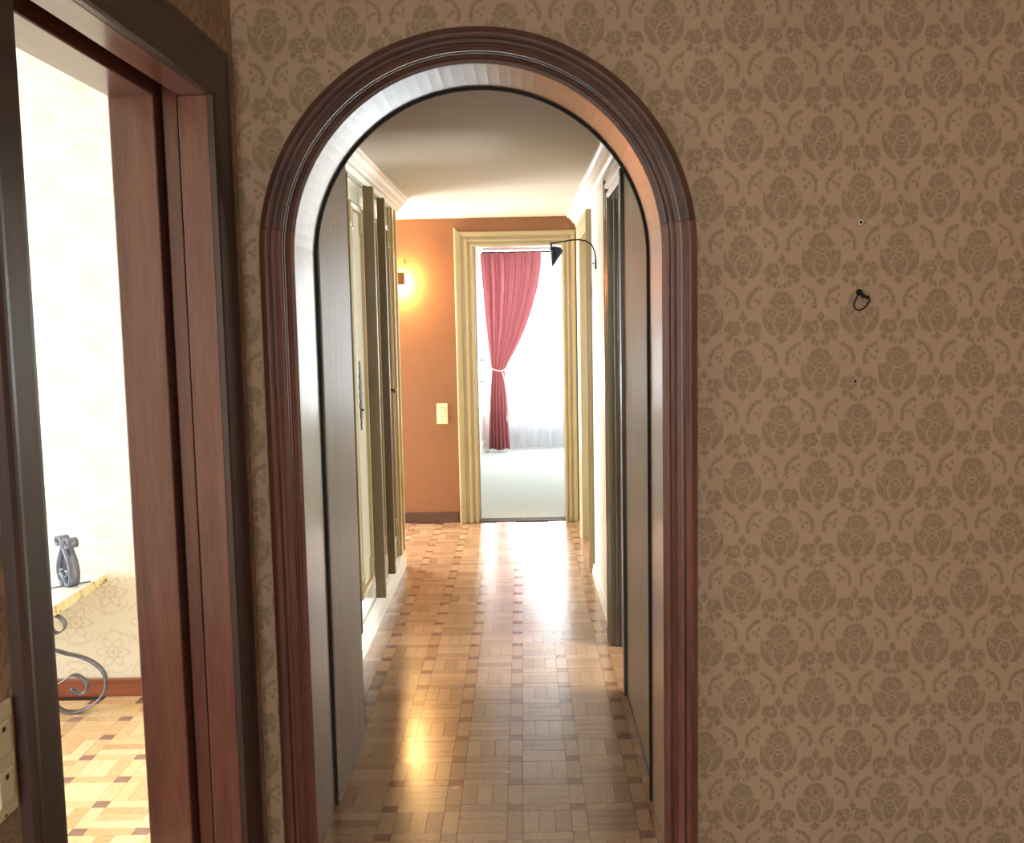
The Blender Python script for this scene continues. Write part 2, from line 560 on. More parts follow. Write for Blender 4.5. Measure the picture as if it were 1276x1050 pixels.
# --- hall: left wall with doorway, right wall, back wall with window, ceiling, floor
XL, XT = -.80, -1.05
D0, D1, DZ = 1.652, 2.71, 2.185          # doorway clear opening
mb = MB()
mb.box(XT, XL, -2.3, D0-.05, 0, HALL_C); mb.box(XT, XL, D1+.06, YA, 0, HALL_C); mb.box(XT, XL, D0-.05, D1+.06, DZ+.10, HALL_C)
S(mb.build('wall_left', M['paper_side']), 'papered left wall with the doorway to the bright room', 'wall')
S(box_('wall_right', M['paper_side'], (1.9, 2.05, -2.3, YA, 0, HALL_C)), 'papered right wall of the entrance hall', 'wall')
mb = MB()
mb.box(-.8, -.72, -2.4, -2.3, 0, HALL_C).box(.62, 1.9, -2.4, -2.3, 0, HALL_C).box(-.72, .62, -2.4, -2.3, 0, .75).box(-.72, .62, -2.4, -2.3, 2.35, HALL_C)
S(mb.build('wall_back', M['paper_front']), 'papered wall behind the viewer with a window', 'wall')
S(box_('ceiling', M['ceiling'], (-1.05, 2.05, -2.4, YA+.3, HALL_C, HALL_C+.1)), 'plain ceiling of the entrance hall', 'ceiling')


def window(name, label, mp_, a0, a1, b0, b1, mull=2, bars=1):
    w_ = S(empty(name, mp_((a0+a1)/2, b0, 0)), label, 'window')
    F = .055
    MB().sweep([(a0, b0), (a1, b0), (a1, b1), (a0, b1)], [(0, 0), (F, 0), (F, .05), (0, .05)], mp_, closed=True).build('window_frame', M['white_gloss'], w_)
    for i in range(1, mull):
        x = a0+(a1-a0)*i/mull
        MB().prism([(x-.025, b0+F), (x+.025, b0+F), (x+.025, b1-F), (x-.025, b1-F)], mp_, 0, .045).build('mullion', M['white_gloss'], w_)
    for i in range(mull):
        x0_ = a0+(a1-a0)*i/mull+(.025 if i else F); x1_ = a0+(a1-a0)*(i+1)/mull-(.025 if i < mull-1 else F)
        MB().prism([(x0_, b0+F), (x1_, b0+F), (x1_, b1-F), (x0_, b1-F)], mp_, .018, .024).build('glass_pane', M['glass'], w_)
    return w_


window('window_1', 'hall window behind the viewer', XZ(-2.32), -.72, .62, .75, 2.35)

# --- doorway to the bright room: casing, double jambs with a pocket for the sliding door
d1 = S(empty('door_1', (XL, (D0+D1)/2, 0)), 'mahogany doorway with double jamb and sliding door pocket on the left', 'doorway')
C1 = [(0, 0), (0, .014), (.006, .018), (.02, .019), (.10, .021), (.118, .024), (.13, .024), (.138, .018), (.14, 0)]
pth = [(D0, 0), (D0, DZ), (D1, DZ), (D1, 0)]
mp = YZ(XL)
MB().sweep(pth, [(w_*.118/.14, d) for w_, d in C1], mp, seg=(0, 1)).build('side_casing', M['casing_shaded'], d1)
MB().sweep(pth, C1, mp, seg=(1, 2)).build('head_casing', M['casing_shaded_y'], d1)
MB().sweep(pth, C1, mp, seg=(2, 3)).build('side_casing', M['casing_shaded'], d1)
for y, s in ((D1, 1), (D0, -1)):
    dd = lambda a, b_: tuple(sorted((y+s*a, y+s*b_)))
    box_('outer_jamb', M['mahogany'], (-.878, XL+.0, *dd(0, .06), 0, DZ), d1, .003)
    box_('inner_jamb', M['mahogany'], (XT, -.932, *dd(-.022, .06), 0, DZ), d1, .004)
box_('outer_head', M['mahogany_y'], (-.878, XL, D0-.05, D1+.06, DZ, DZ+.1), d1, .003)
box_('inner_head', M['mahogany_y'], (XT, -.932, D0-.05, D1+.06, DZ-.004, DZ+.1), d1, .003)
box_('pocket_back', M['black_gap'], (-.932, -.878, D0-.05, D0-.03, 0, DZ+.1), d1)
box_('pocket_top', M['black_gap'], (-.932, -.878, D0-.05, D1+.06, DZ+.085, DZ+.1), d1)
sd = empty('sliding_door', (-.9, D1+.03, 0))
tag(sd, 'edge of brown sliding door parked inside the left doorway pocket', 'door')
box_('door_edge', M['mahogany'], (-.922, -.884, D1+.012, D1+.055, .012, DZ+.06), sd, .003)

# --- corridor
S(MB().box(-.95, .60, YB, 8.0, CEIL, CEIL+.1).box(-3.0, -.95, 6.58, 10.0, CEIL, CEIL+.1).build('ceiling', M['ceiling']), 'plain corridor ceiling beyond the arch', 'ceiling')
XR = .43
mb = MB()
mb.box(XR, .56, 4.86, 6.42, 0, CEIL); mb.box(XR, .56, 7.30, 7.97, 0, CEIL); mb.box(XR, .56, 6.42, 7.30, 2.13, CEIL); mb.box(XR, .56, 4.26, 4.86, 2.14, CEIL)
mb.box(XR+.012, .56, YB, 4.26, 0, CEIL)
S(mb.build('wall_right', M['white_wall']), 'bright cream right wall of the corridor', 'wall')
# far wall with doorway
FX0, FX1, FZ = -.36, .318, 2.14
mb = MB()
mb.box(-1.12, FX0-.012, 7.97, 8.10, 0, CEIL); mb.box(FX1+.012, .56, 7.97, 8.10, 0, CEIL); mb.box(FX0-.012, FX1+.012, 7.97, 8.10, FZ+.012, CEIL)
S(mb.build('wall_far', M['orange_wall']), 'sienna wall at the corridor end with wall lamp and switch', 'wall')
S(box_('baseboard_far', M['skirting_dark'], (-1.12, -.528, 7.955, 7.97, 0, .085)), 'dark brown baseboard below the sienna wall', 'baseboard')
S(MB().box(XR-.012, XR, 4.975, 6.30, 0, .06).box(XR-.018, XR-.012, 4.975, 6.30, 0, .03).build('baseboard_right', M['white_gloss']), 'low white baseboard along the bright right corridor wall', 'baseboard')
# cornices
COR = [(0, 0), (0, .070), (-.010, .068), (-.016, .056), (-.034, .036), (-.052, .024), (-.060, .010), (-.085, .008), (-.085, 0)]
S(MB().sweep([(7.97, CEIL), (YB, CEIL)], COR, YZ(XR, -1)).build('trim_2', M['white_gloss']), 'white cornice along the right corridor wall', 'cornice') if False else None
mb = MB()
prof = [(0, 0), (.075, 0), (.072, -.012), (.058, -.018), (.038, -.036), (.026, -.055), (.012, -.062), (.010, -.085), (0, -.085)]
A = [mb.bm.verts.new((XR-x, 4.3, CEIL+z)) for x, z in prof]; B = [mb.bm.verts.new((XR-x, 7.97, CEIL+z)) for x, z in prof]
for i in range(len(prof)): mb.bm.faces.new((A[i], A[(i+1) % len(prof)], B[(i+1) % len(prof)], B[i]))
mb.bm.faces.new(A); mb.bm.faces.new(B)
S(mb.build('trim_2', M['white_gloss']), 'white cornice along the right corridor wall', 'cornice')

# wood reveals right behind the arch
t3 = S(empty('trim_3', (-.65, 3.56, 0)), 'grey brown veneered panel left of the passage just behind the arch', 'panel')
box_('veneer_panel', M['panel'], (-.665, -.637, 3.285, 3.84, .0, CEIL), t3, .002)
box_('shadow_gap', M['black_gap'], (-.69, -.645, 3.262, 3.285, 0, CEIL), t3)
box_('base_strip', M['panel'], (-.637, -.633, 3.29, 3.838, 0, .012), t3)
t4 = S(empty('trim_4', (.43, 3.75, 0)), 'grey brown veneered panel right of the passage just behind the arch', 'panel')
box_('veneer_panel', M['panel'], (.418, .44, 3.285, 4.20, 0, CEIL), t4, .002)
box_('shadow_gap', M['black_gap'], (.41, .44, 3.262, 3.285, 0, CEIL), t4)
box_('edge_stop', M['dark_stop'], (.404, .44, 4.20, 4.262, 0, CEIL), t4, .003)
box_('base_strip', M['dark_stop'], (.412, .418, 3.29, 4.198, 0, .014), t4)
# wall behind the left panel and cabinet
S(MB().box(-1.0, -.665, 3.27, 3.865, 0, CEIL).box(-1.45, -1.32, 4.42, 6.58, 0, CEIL).build('wall_side', M['white_wall']), 'wall behind the built-in wardrobe', 'wall')

# right doorway 1 and 2
CP = [(0, 0), (0, .020), (.008, .026), (.022, .028), (.030, .020), (.040, .020), (.052, .030), (.066, .032), (.074, .024), (.086, .026), (.098, .034), (.108, .034), (.112, .024), (.112, 0)]


def side_doorway(name, label, y0, y1, z1, mat, leaf):
    d = S(empty(name, (XR, (y0+y1)/2, 0)), label, 'doorway')
    p = [(y0, 0), (y0, z1), (y1, z1), (y1, 0)]
    mp_ = YZ(XR, -1)
    for sg, nm in (((0, 1), 'side_casing'), ((1, 2), 'head_casing'), ((2, 3), 'side_casing')):
        if nm == 'side_casing' and sg[0] == 0 and name == 'door_2': continue
        MB().sweep(p, CP, mp_, seg=sg).build(nm, mat, d)
    box_('jamb', mat, (XR, .56, y1-.001, y1+.02, 0, z1), d)
    if name == 'door_2':
        for xa, xb, t_ in ((.408, .416, .008), (.428, .436, .012), (.452, .470, .018)): box_('stop_bead', mat, (xa if xa > XR else XR+.001, max(xb, XR+.006), y1-t_, y1, 0, z1), d, .003)
    box_('head_jamb', mat, (XR, .56, y0, y1, z1-.001, z1+.02), d)
    if name == 'door_2': return d
    lf = box_('door_leaf', leaf, (.52, .555, y0+.002, y1-.004, .008, z1-.004), d)
    MB().sweep([(y0+.12, .3), (y1-.12, .3), (y1-.12, z1-.15), (y0+.12, z1-.15)], [(0, 0), (.03, 0), (.02, .014), (.008, .010)], YZ(.52, -1), closed=True).build('panel_moulding', leaf, lf)
    MB().lathe([(.005, 0), (.012, .004), (.012, .02), (.024, .035), (.022, .05), (.006, .058)], (.52, y0+.07, 1.0), 14, Vector((-1, 0, 0))).build('door_knob', M['brass'], lf)
    return d


side_doorway('door_2', 'olive cased doorway with shade in its colour on the right just past the arch panel', 4.24, 4.86, 2.14, M['olive_shaded'], M['olive_shaded'])
side_doorway('door_3', 'ochre cased doorway on the right next to the corridor end', 6.42, 7.28, 2.13, M['casing_far'], M['white_gloss'])

# study beyond the open right doorway, lit by its own window
mb = MB(); mb.box(.56, 3.1, 3.3, 3.4, 0, 2.4).box(.56, 3.1, 6.2, 6.3, 0, 2.4)
mb.box(3.0, 3.1, 3.4, 3.52, 0, 2.4).box(3.0, 3.1, 4.44, 6.2, 0, 2.4).box(3.0, 3.1, 3.52, 4.44, 0, .65).box(3.0, 3.1, 3.52, 4.44, 2.15, 2.4)
S(mb.build('wall_study', M['white_wall']), 'walls of the room right of the corridor', 'wall')
S(box_('ceiling', M['ceiling'], (.56, 3.1, 3.3, 6.3, 2.4, 2.5)), 'ceiling of the room right of the corridor', 'ceiling')
S(box_('floor', M['slab'], (.44, 3.1, 3.3, 6.3, -.06, -.001)), 'dark floor of the room right of the corridor', 'floor')
window('window_5', 'window of the room right of the corridor', YZ(3.04, -1), 3.52, 4.44, .65, 2.15)

# far doorway
d4 = S(empty('door_4', (0, 7.97, 0)), 'ochre stepped casing of the bedroom doorway at the corridor end', 'doorway')
FC = [(0, 0), (0, .018), (.010, .022), (.026, .022), (.032, .012), (.044, .012), (.050, .026), (.072, .026), (.080, .014), (.096, .014), (.102, .030), (.130, .034), (.142, .034), (.150, .022), (.150, 0)]
FCr = [(w_*.10/.15, d) for w_, d in FC]
pth = [(FX0, 0), (FX0, FZ), (FX1, FZ), (FX1, 0)]
mp = XZ(7.97)
FCt = [(w_*.115/.15, d) for w_, d in FC]
MB().sweep(pth, FC, mp, seg=(0, 1)).build('side_casing', M['casing_far'], d4)
MB().sweep(pth, FCt, mp, seg=(1, 2)).build('head_casing', M['casing_far'], d4)
MB().sweep(pth, FCr, mp, seg=(2, 3)).build('side_casing', M['casing_far'], d4)
for nm, d in (('jamb', (FX0-.012, FX0, 7.97, 8.12, 0, FZ)), ('jamb', (FX1, FX1+.012, 7.97, 8.12, 0, FZ)), ('head_jamb', (FX0, FX1, 7.97, 8.12, FZ, FZ+.012))):
    box_(nm, M['casing_far'], d, d4)
box_('door_stop', M['casing_far'], (FX0, FX0+.012, 8.02, 8.06, 0, FZ), d4)
box_('threshold', M['slab'], (FX0, FX1, 7.965, 8.10, -.004, .004), d4)

# passage to the left at the corridor end, with the window that throws the daylight
mb = MB()
mb.box(-2.7, -2.58, 6.4, 7.3, 0, CEIL).box(-2.7, -2.58, 9.2, 9.6, 0, CEIL).box(-2.7, -2.58, 7.3, 9.2, 0, .2).box(-2.7, -2.58, 7.3, 9.2, 2.3, CEIL)
S(mb.build('wall_passage', M['white_wall']), 'window wall of the side passage', 'wall')
S(MB().box(-2.7, -.62, 9.6, 9.7, 0, CEIL).box(-.62, -.52, 8.10, 9.7, 0, CEIL).build('wall_passage_end', M['white_wall']), 'end wall of the side passage', 'wall')
S(box_('wall_wardrobe_end', M['white_wall'], (-2.7, -1.32, 6.46, 6.58, 0, CEIL)), 'near wall of the side passage', 'wall')
window('window_2', 'passage window left of the corridor end', YZ(-2.62), 7.3, 9.2, .2, 2.3)

# --- side room (left)
mb = MB()
S(box_('wall_room_back', M['paper_room'], (-4.6, -1.05, 4.30, 4.40, 0, 2.70)), 'cream floral papered wall seen through the left doorway', 'wall')
S(box_('wall_room_right', M['paper_room_y'], (-1.05, -1.0, YA, 4.40, 0, 2.70)), 'papered wall of the bright room behind the door pocket', 'wall')
S(box_('wall_room_front', M['paper_room'], (-4.6, -1.05, -.1, 0, 0, 2.70)), 'papered front wall of the bright room', 'wall')
mb = MB()
mb.box(-4.72, -4.6, 0, 1.05, 0, 2.7).box(-4.72, -4.6, 3.75, 4.4, 0, 2.7).box(-4.72, -4.6, 1.05, 3.75, 0, .4).box(-4.72, -4.6, 1.05, 3.75, 2.55, 2.7)
S(mb.build('wall_room_left', M['paper_room_y']), 'window wall of the bright room', 'wall')
window('window_3', 'wide window of the bright room left', YZ(-4.66), 1.05, 3.75, .4, 2.55, mull=3)
S(box_('ceiling', M['white_gloss'], (-4.72, -1.05, -.1, 4.4, 2.70, 2.80)), 'white ceiling of the bright room left', 'ceiling')
bb = S(empty('baseboard_room', (-2.5, 4.29, 0)), 'red brown baseboard under the floral wall in the left room', 'baseboard')
box_('board', M['skirting_red'], (-4.6, -1.05, 4.285, 4.30, 0, .066), bb, .003)
box_('cap_strip', M['skirting_red'], (-4.6, -1.05, 4.278, 4.30, .066, .080), bb, .002)

# --- bedroom (beyond far door)
BC = 2.45
S(MB().box(-.62, -.50, 8.10, 12.5, 0, BC).build('wall_bedroom_left', M['pale_wall']), 'pale left wall of the bedroom', 'wall')
S(box_('wall_bedroom_right', M['pale_wall'], (3.2, 3.3, 8.1, 12.6, 0, BC)), 'pale right wall of the bedroom', 'wall')
S(box_('wall_bedroom_front', M['pale_wall'], (.56, 3.2, 8.02, 8.12, 0, BC)), 'bedroom wall beside its doorway', 'wall')
mb = MB()
mb.box(-.6, 3.3, 12.50, 12.62, 0, .45).box(-.6, 3.3, 12.50, 12.62, 2.38, BC).box(-.6, -.52, 12.5, 12.62, .45, 2.38).box(2.05, 3.3, 12.5, 12.62, .45, 2.38)
S(mb.build('wall_bedroom_window', M['pale_wall']), 'bedroom window wall with a low parapet behind the curtains', 'wall')
window('window_4', 'wide bright bedroom window behind the sheer curtain', XZ(12.57), -.52, 2.05, .45, 2.38, mull=3)
S(box_('ceiling', M['white_gloss'], (-.62, 3.3, 8.1, 12.62, BC, BC+.1)), 'white bedroom ceiling', 'ceiling')
S(box_('floor', M['carpet'], (-.62, 3.3, 8.10, 12.62, -.05, .002)), 'pale grey green bedroom carpet', 'carpet')
S(MB().box(-.50, -.485, 8.1, 12.5, 0, .11).build('baseboard_bedroom', M['white_gloss']), 'white baseboard on the bedroom left wall', 'baseboard')
# ceiling cornice of the bedroom window side
S(MB().box(-.5, 3.2, 12.30, 12.5, BC-.06, BC).box(-.5, 3.2, 12.26, 12.30, BC-.03, BC).build('trim_5', M['white_gloss']), 'white pelmet cornice above the pink drape', 'cornice')
S(MB().box(-.5, -.44, 8.1, 12.26, BC-.05, BC).box(-.5, -.47, 8.1, 12.26, BC-.10, BC-.05).build('trim_6', M['white_gloss']), 'white cornice on the bedroom left wall', 'cornice')

# ================================================================== PARQUET
PX, PY = .206, .187


def strip_mesh(name, lx, ly, mat):
    h = .004; b_ = .0005
    bm = bmesh.new()
    top = [bm.verts.new((sx*(lx/2-b_), sy*(ly/2-b_), 0)) for sx, sy in ((-1, -1), (1, -1), (1, 1), (-1, 1))]
    bot = [bm.verts.new((sx*lx/2, sy*ly/2, -h)) for sx, sy in ((-1, -1), (1, -1), (1, 1), (-1, 1))]
    bm.faces.new(top)
    for i in range(4): bm.faces.new((bot[i], bot[(i+1) % 4], top[(i+1) % 4], top[i]))
    me = bpy.data.meshes.new(name); bm.to_mesh(me); bm.free(); me.materials.append(mat)
    return me


KX, KY = .050, .0467                       # key block
SXL, SYL = PX-KX, PY-KY                    # finger lengths
G = .0003
def pieces(mt, key):
    return {'h': strip_mesh('parquet_strip', SXL-G, SYL/3-G, mt), 'v': strip_mesh('parquet_strip', SXL/3-G, SYL-G, mt),
            'bh': strip_mesh('parquet_strip', SXL-G, KY-G, mt), 'bv': strip_mesh('parquet_strip', KX-G, SYL-G, mt),
            'k': strip_mesh('parquet_key', KX-G, KY-G, key)}


ME_BROWN, ME_DAYLIT = pieces(M['strip'], M['key']), pieces(M['daylit'], M['key_daylit'])


def cell(i, j, ox, oy):
    """pieces of one parquet cell: dark key, two border strips, three fingers"""
    x, y = ox+i*PX, oy+j*PY
    out = [('k', x, y), ('bh', x+KX/2+SXL/2, y), ('bv', x, y+KY/2+SYL/2)]
    cx, cy = x+KX/2+SXL/2, y+KY/2+SYL/2
    for k in (-1, 0, 1):
        out.append(('h', cx, cy+k*SYL/3) if (i+j) % 2 else ('v', cx+k*SXL/3, cy))
    return out


def lay(floor, x0, x1, y0, y1, ox, oy, limit, near, ME, stuff, keym):
    pcs = []
    for i in range(int((x0-ox)//PX), int((x1-ox)//PX)+1):
        for j in range(int((y0-oy)//PY), int((y1-oy)//PY)+1):
            pcs += cell(i, j, ox, oy)
    pcs = [p for p in pcs if x0 < p[1] < x1 and y0 < p[2] < y1]
    pcs.sort(key=lambda p: near(p))
    used = {'parquet_strip': 0, 'parquet_key': 0}
    rest, restk = [], []
    for p in pcs:
        nm = 'parquet_key' if p[0] == 'k' else 'parquet_strip'
        z = random.uniform(-.0003, .0003)
        if near(p) < 1e6 and used[nm] < limit:
            used[nm] += 1
            o = link(nm, ME[p[0]], floor); o.location = (p[1], p[2], z); o.rotation_euler = (random.gauss(0, .0022), random.gauss(0, .0022), 0)
        else: (restk if p[0] == 'k' else rest).append((p, z))
    for lst, nm, mat in ((rest, 'parquet_field', stuff), (restk, 'parquet_key_field', keym)):
        if not lst: continue
        vs, fs = [], []
        for (k, x, y), z in lst:
            b0 = len(vs); me = ME[k]
            tx, ty = random.gauss(0, .0022), random.gauss(0, .0022)
            vs += [(v.co.x+x, v.co.y+y, v.co.z+z+tx*v.co.x+ty*v.co.y) for v in me.vertices]
            fs += [[b0+q for q in f.vertices] for f in me.polygons]
        me = bpy.data.meshes.new(nm); me.from_pydata(vs, [], fs); me.materials.append(mat)
        link(nm, me, floor, kind='stuff')


fl = S(MB().box(-.80, 1.9, -2.3, YA, -.10, -.04).box(AC-RH, AC+RH, YA, YB, -.06, -.0035).box(-.80, .56, YB, 8.0, -.06, -.0035).box(-2.7, -.80, 6.58, 9.6, -.06, -.0035)
       .build('floor', M['slab']), 'glossy brown parquet floor of the corridor', 'floor')
lay(fl, -2.6, -.86, 6.6, 9.5, -.462-PX, 3.225, 0, lambda p: 1e6, ME_BROWN, M['strip_stuff'], M['key'])
lay(fl, -.86, .50, 2.80, 7.97, -.462-PX, 3.225, 290, lambda p: p[2] if 3.05 < p[2] < 4.6 and -.66 < p[1] < .43 else 1e6+p[2], ME_BROWN, M['strip_stuff'], M['key'])
fl2 = S(box_('floor', M['slab'], (-4.6, -.80, 0, 4.3, -.06, -.0035)), 'parquet floor of the room left, paled as by strong daylight', 'floor')
lay(fl2, -2.6, -1.05, 2.3, 4.28, -1.441-PX*5, 3.475-PY*8, 290, lambda p: (abs(p[1]+1.6)+abs(p[2]-3.6)*.5) if -2.1 < p[1] < -1.08 and 2.6 < p[2] < 4.28 else 1e6, ME_DAYLIT, M['daylit_stuff'], M['key_daylit'])

# ================================================================== WARDROBE
wd = empty('wardrobe', (-1.0, 5.5, 0))
tag(wd, 'built-in cream wardrobe with tall moulded doors left of the corridor', 'wardrobe')
WX = -.80
mb = MB(); mb.box(-1.30, WX-.04, 4.70, 6.53, .13, 2.28)
mb.build('carcass', M['cab_paint'], wd)
box_('end_board', M['end_board'], (-.98, -.785, 3.87, 4.775, 0, 2.355), wd, .002)
mb = MB(); mb.box(-1.30, -.778, 4.70, 6.55, 0, .055); mb.box(-1.30, -.784, 4.70, 6.55, .055, .118); mb.box(-1.30, -.792, 4.70, 6.55, .118, .13)
mb.build('plinth', M['white_gloss'], wd)
pst = box_('end_post', M['olive'], (-1.30, -.785, 6.27, 6.55, .13, 2.29), wd, .003)
MB().box(-.785, -.772, 6.30, 6.36, .13, 2.29).box(-.785, -.772, 6.45, 6.51, .13, 2.29).build('pilaster_fillet', M['olive'], pst, .004)
mb = MB()
prof = [(-1.2, CEIL-.002), (-.705, CEIL-.002), (-.708, CEIL-.014), (-.722, CEIL-.020), (-.730, CEIL-.038), (-.748, CEIL-.050), (-.752, CEIL-.062), (-.766, CEIL-.066), (-.772, CEIL-.090), (-1.2, CEIL-.090)]
A = [mb.bm.verts.new((x, 4.44, z)) for x, z in prof]; B = [mb.bm.verts.new((x, 6.60, z)) for x, z in prof]
for i in range(len(prof)): mb.bm.faces.new((A[i], A[(i+1) % len(prof)], B[(i+1) % len(prof)], B[i]))
mb.bm.faces.new(A); mb.bm.faces.new(B)
mb.build('cornice', M['white_gloss'], wd)


def ward_door(y0, y1, ang, handle, ea):
    """door hinged at y1 (far side), near edge swings out into the corridor"""
    W, Z0, Z1, T = y1-y0, .135, 2.265, .034
    R = Matrix.Translation((WX-.012, y1, 0)) @ Matrix.Rotation(ang, 4, 'Z')

    def mpd(a, b_, d): return R @ Vector((d, -a, b_))          # a from hinge towards the viewer
    leaf = MB().prism([(0, Z0), (W, Z0), (W, Z1), (0, Z1)], mpd, -T+.012, .012).build('door', M['cab_paint'], wd, .003)
    n1, n2, e = .035, .10, .045
    a0, a1, b0, b1 = e, W-e, Z0+.13, Z1-.12
    fr = [(a0+n1, b0), (a1-n1, b0), (a1-n1, b0+n2), (a1, b0+n2), (a1, b1-n2), (a1-n1, b1-n2), (a1-n1, b1), (a0+n1, b1), (a0+n1, b1-n2), (a0, b1-n2), (a0, b0+n2), (a0+n1, b0+n2)]
    MB().sweep(fr, [(-.016, .011), (-.013, .023), (-.002, .027), (.008, .022), (.014, .030), (.022, .028), (.026, .011)], mpd, closed=True).build('door_moulding', M['cab_edge'], leaf)
    # pierced iron escutcheon plate near the free edge
    pts = []
    for k in range(57):
        t = k/56; z = 1.06+.34*t
        pts.append((z, .003+.026*abs(math.sin(t*PI*7))*math.sin(PI*t)**.7+.010*math.sin(PI*t)))
    poly = [(ea+w_, z) for z, w_ in pts] + [(ea-w_, z) for z, w_ in reversed(pts)]
    ec = MB().prism(poly, mpd, .0115, .0165).build('escutcheon', M['black_iron'], leaf)
    MB().lathe([(.004, 0), (.006, .010), (.004, .014)], mpd(ea, 1.16, .016), 10, (R.to_3x3() @ Vector((1, 0, 0)))).build('keyhole_boss', M['brass'], ec)
    if handle:
        MB().tube([mpd(ea, 1.18, .014), mpd(ea, 1.18, .045), mpd(ea+.012, 1.18, .052), mpd(ea+.10, 1.175, .052)], [.006, .005, .006, .005], 8).build('lever_handle', M['black_iron'], leaf)


ward_door(4.785, 5.250, 0, False, .220)
ward_door(5.255, 5.755, 0, False, .105)
ward_door(5.765, 6.255, 0, True, .135)
# projecting cover strips between the doors
for y, x1 in ((5.250, -.737), (5.755, -.748)):
    MB().box(-.79, x1, y, y+.034, .150, 2.268).build('cover_strip', M['edge_shaded'], wd, .004)

# ================================================================== FITTINGS


def switch_plate(name, label, mp_, a0, a1, b0, b1):
    e = empty(name, mp_((a0+a1)/2, (b0+b1)/2, 0)); tag(e, label, 'switch')
    MB().prism([(a0, b0), (a1, b0), (a1, b1), (a0, b1)], mp_, 0, .008).build('face_plate', M['switch'], e, .003)
    c, h = (a0+a1)/2, b1-b0
    w_ = (a1-a0)*.28
    for k in (.29, .71):
        z = b0+h*k
        mb = MB().prism([(c-w_, z-h*.15), (c+w_, z-h*.15), (c+w_, z+h*.15), (c-w_, z+h*.15)], mp_, .008, .014)
        rk = mb.build('rocker', M['switch'], e, .003)
        MB().prism([(c-.004, z+h*.07), (c+.004, z+h*.07), (c+.004, z+h*.11), (c-.004, z+h*.11)], mp_, .0135, .0146).build('indicator_dot', M['dark_dot'], rk)
    for z in (b0+.006, b1-.006):
        MB().prism([(c-.003, z-.002), (c+.003, z-.002), (c+.003, z+.002), (c-.003, z+.002)], mp_, .007, .0088).build('plate_screw', M['brass'], e)
    return e


switch_plate('light_switch', 'cream double light switch on the sienna wall beside the ochre casing', XZ(7.97), -.676, -.590, .782, .942)
switch_plate('light_switch', 'cream double light switch at lower left beside the dark doorway casing', YZ(XL), 1.435, 1.516, .860, 1.036)

# wall lamp on the sienna wall
wl = empty('wall_lamp', (-.925, 7.97, 1.85)); tag(wl, 'lit wall lamp with small bronze box shade on the sienna wall', 'lamp')
mb = MB(); mb.box(-.962, -.888, 7.862, 7.866, 1.858, 1.955); mb.box(-.962, -.958, 7.862, 7.905, 1.858, 1.955); mb.box(-.892, -.888, 7.862, 7.905, 1.858, 1.955)
mb.build('lamp_shade', M['bronze'], wl)
MB().box(-.945, -.905, 7.958, 7.97, 1.87, 1.93).build('wall_plate', M['bronze'], wl)
MB().tube([(-.925, 7.96, 1.90), (-.925, 7.93, 1.885), (-.925, 7.915, 1.878)], .006).build('lamp_arm', M['bronze'], wl)
MB().tube([(-.895, 7.968, 2.06), (-.893, 7.966, 2.02), (-.888, 7.95, 1.97)], .002, 6).build('lamp_cord', M['bronze'], wl)
MB().ball((-.925, 7.905, 1.905), .020, 8, (1, 1, 1.3)).build('bulb', M['bulb'], wl)
ld = bpy.data.lights.new('wall_lamp_glow', 'POINT'); ld.energy = 120; ld.color = (1, .60, .20); ld.shadow_soft_size = .025
lo = bpy.data.objects.new('wall_lamp_glow', ld); lo.location = (-.925, 7.915, 1.885); COL.objects.link(lo)

# iron bracket with hanging leaf-shaped shade on the right wall
br = empty('iron_bracket_lamp', (.43, 5.87, 1.90)); tag(br, 'slender dark iron bracket lamp with pointed shade near the bedroom door', 'lamp')
arm = [(.424, 5.9, 1.880), (.426, 5.9, 1.925), (.420, 5.9, 1.962), (.405, 5.9, 1.998), (.375, 5.9, 2.020), (.335, 5.9, 2.029), (.290, 5.9, 2.028), (.240, 5.9, 2.020), (.180, 5.9, 2.012), (.168, 5.9, 2.010)]
MB().tube(arm, [.003, .0045]+[.0042]*8, 8).build('curved_arm', M['black_iron'], br)
MB().box(.420, .430, 5.888, 5.912, 1.862, 1.915).build('wall_plate', M['black_iron'], br, .002)
MB().tube([(.173, 5.9, 2.014), (.175, 5.9, 1.985)], .006, 8).build('socket', M['blue_iron'], br)
MB().lathe([(.002, 0), (.008, .012), (.020, .045), (.034, .080), (.040, .094), (.036, .104), (.022, .112), (.006, .114)], (.180, 5.9, 1.882), 16, Vector((.25, 0, 1)).normalized()).build('pointed_shade', M['blue_iron'], br)
MB().tube([(.424, 5.895, 1.88), (.418, 5.895, 1.82), (.402, 5.895, 1.77), (.404, 5.895, 1.70)], .0012, 5).build('hanging_wire', M['brass'], br)
nl = MB().lathe([(.007, 0), (.007, .003), (.003, .008)], (XR, 6.12, 1.905), 10, Vector((-1, 0, 0))).build('wall_nail', M['black_iron'])
tag(nl, 'small dark nail in the cream wall beside the iron bracket lamp', 'nail')

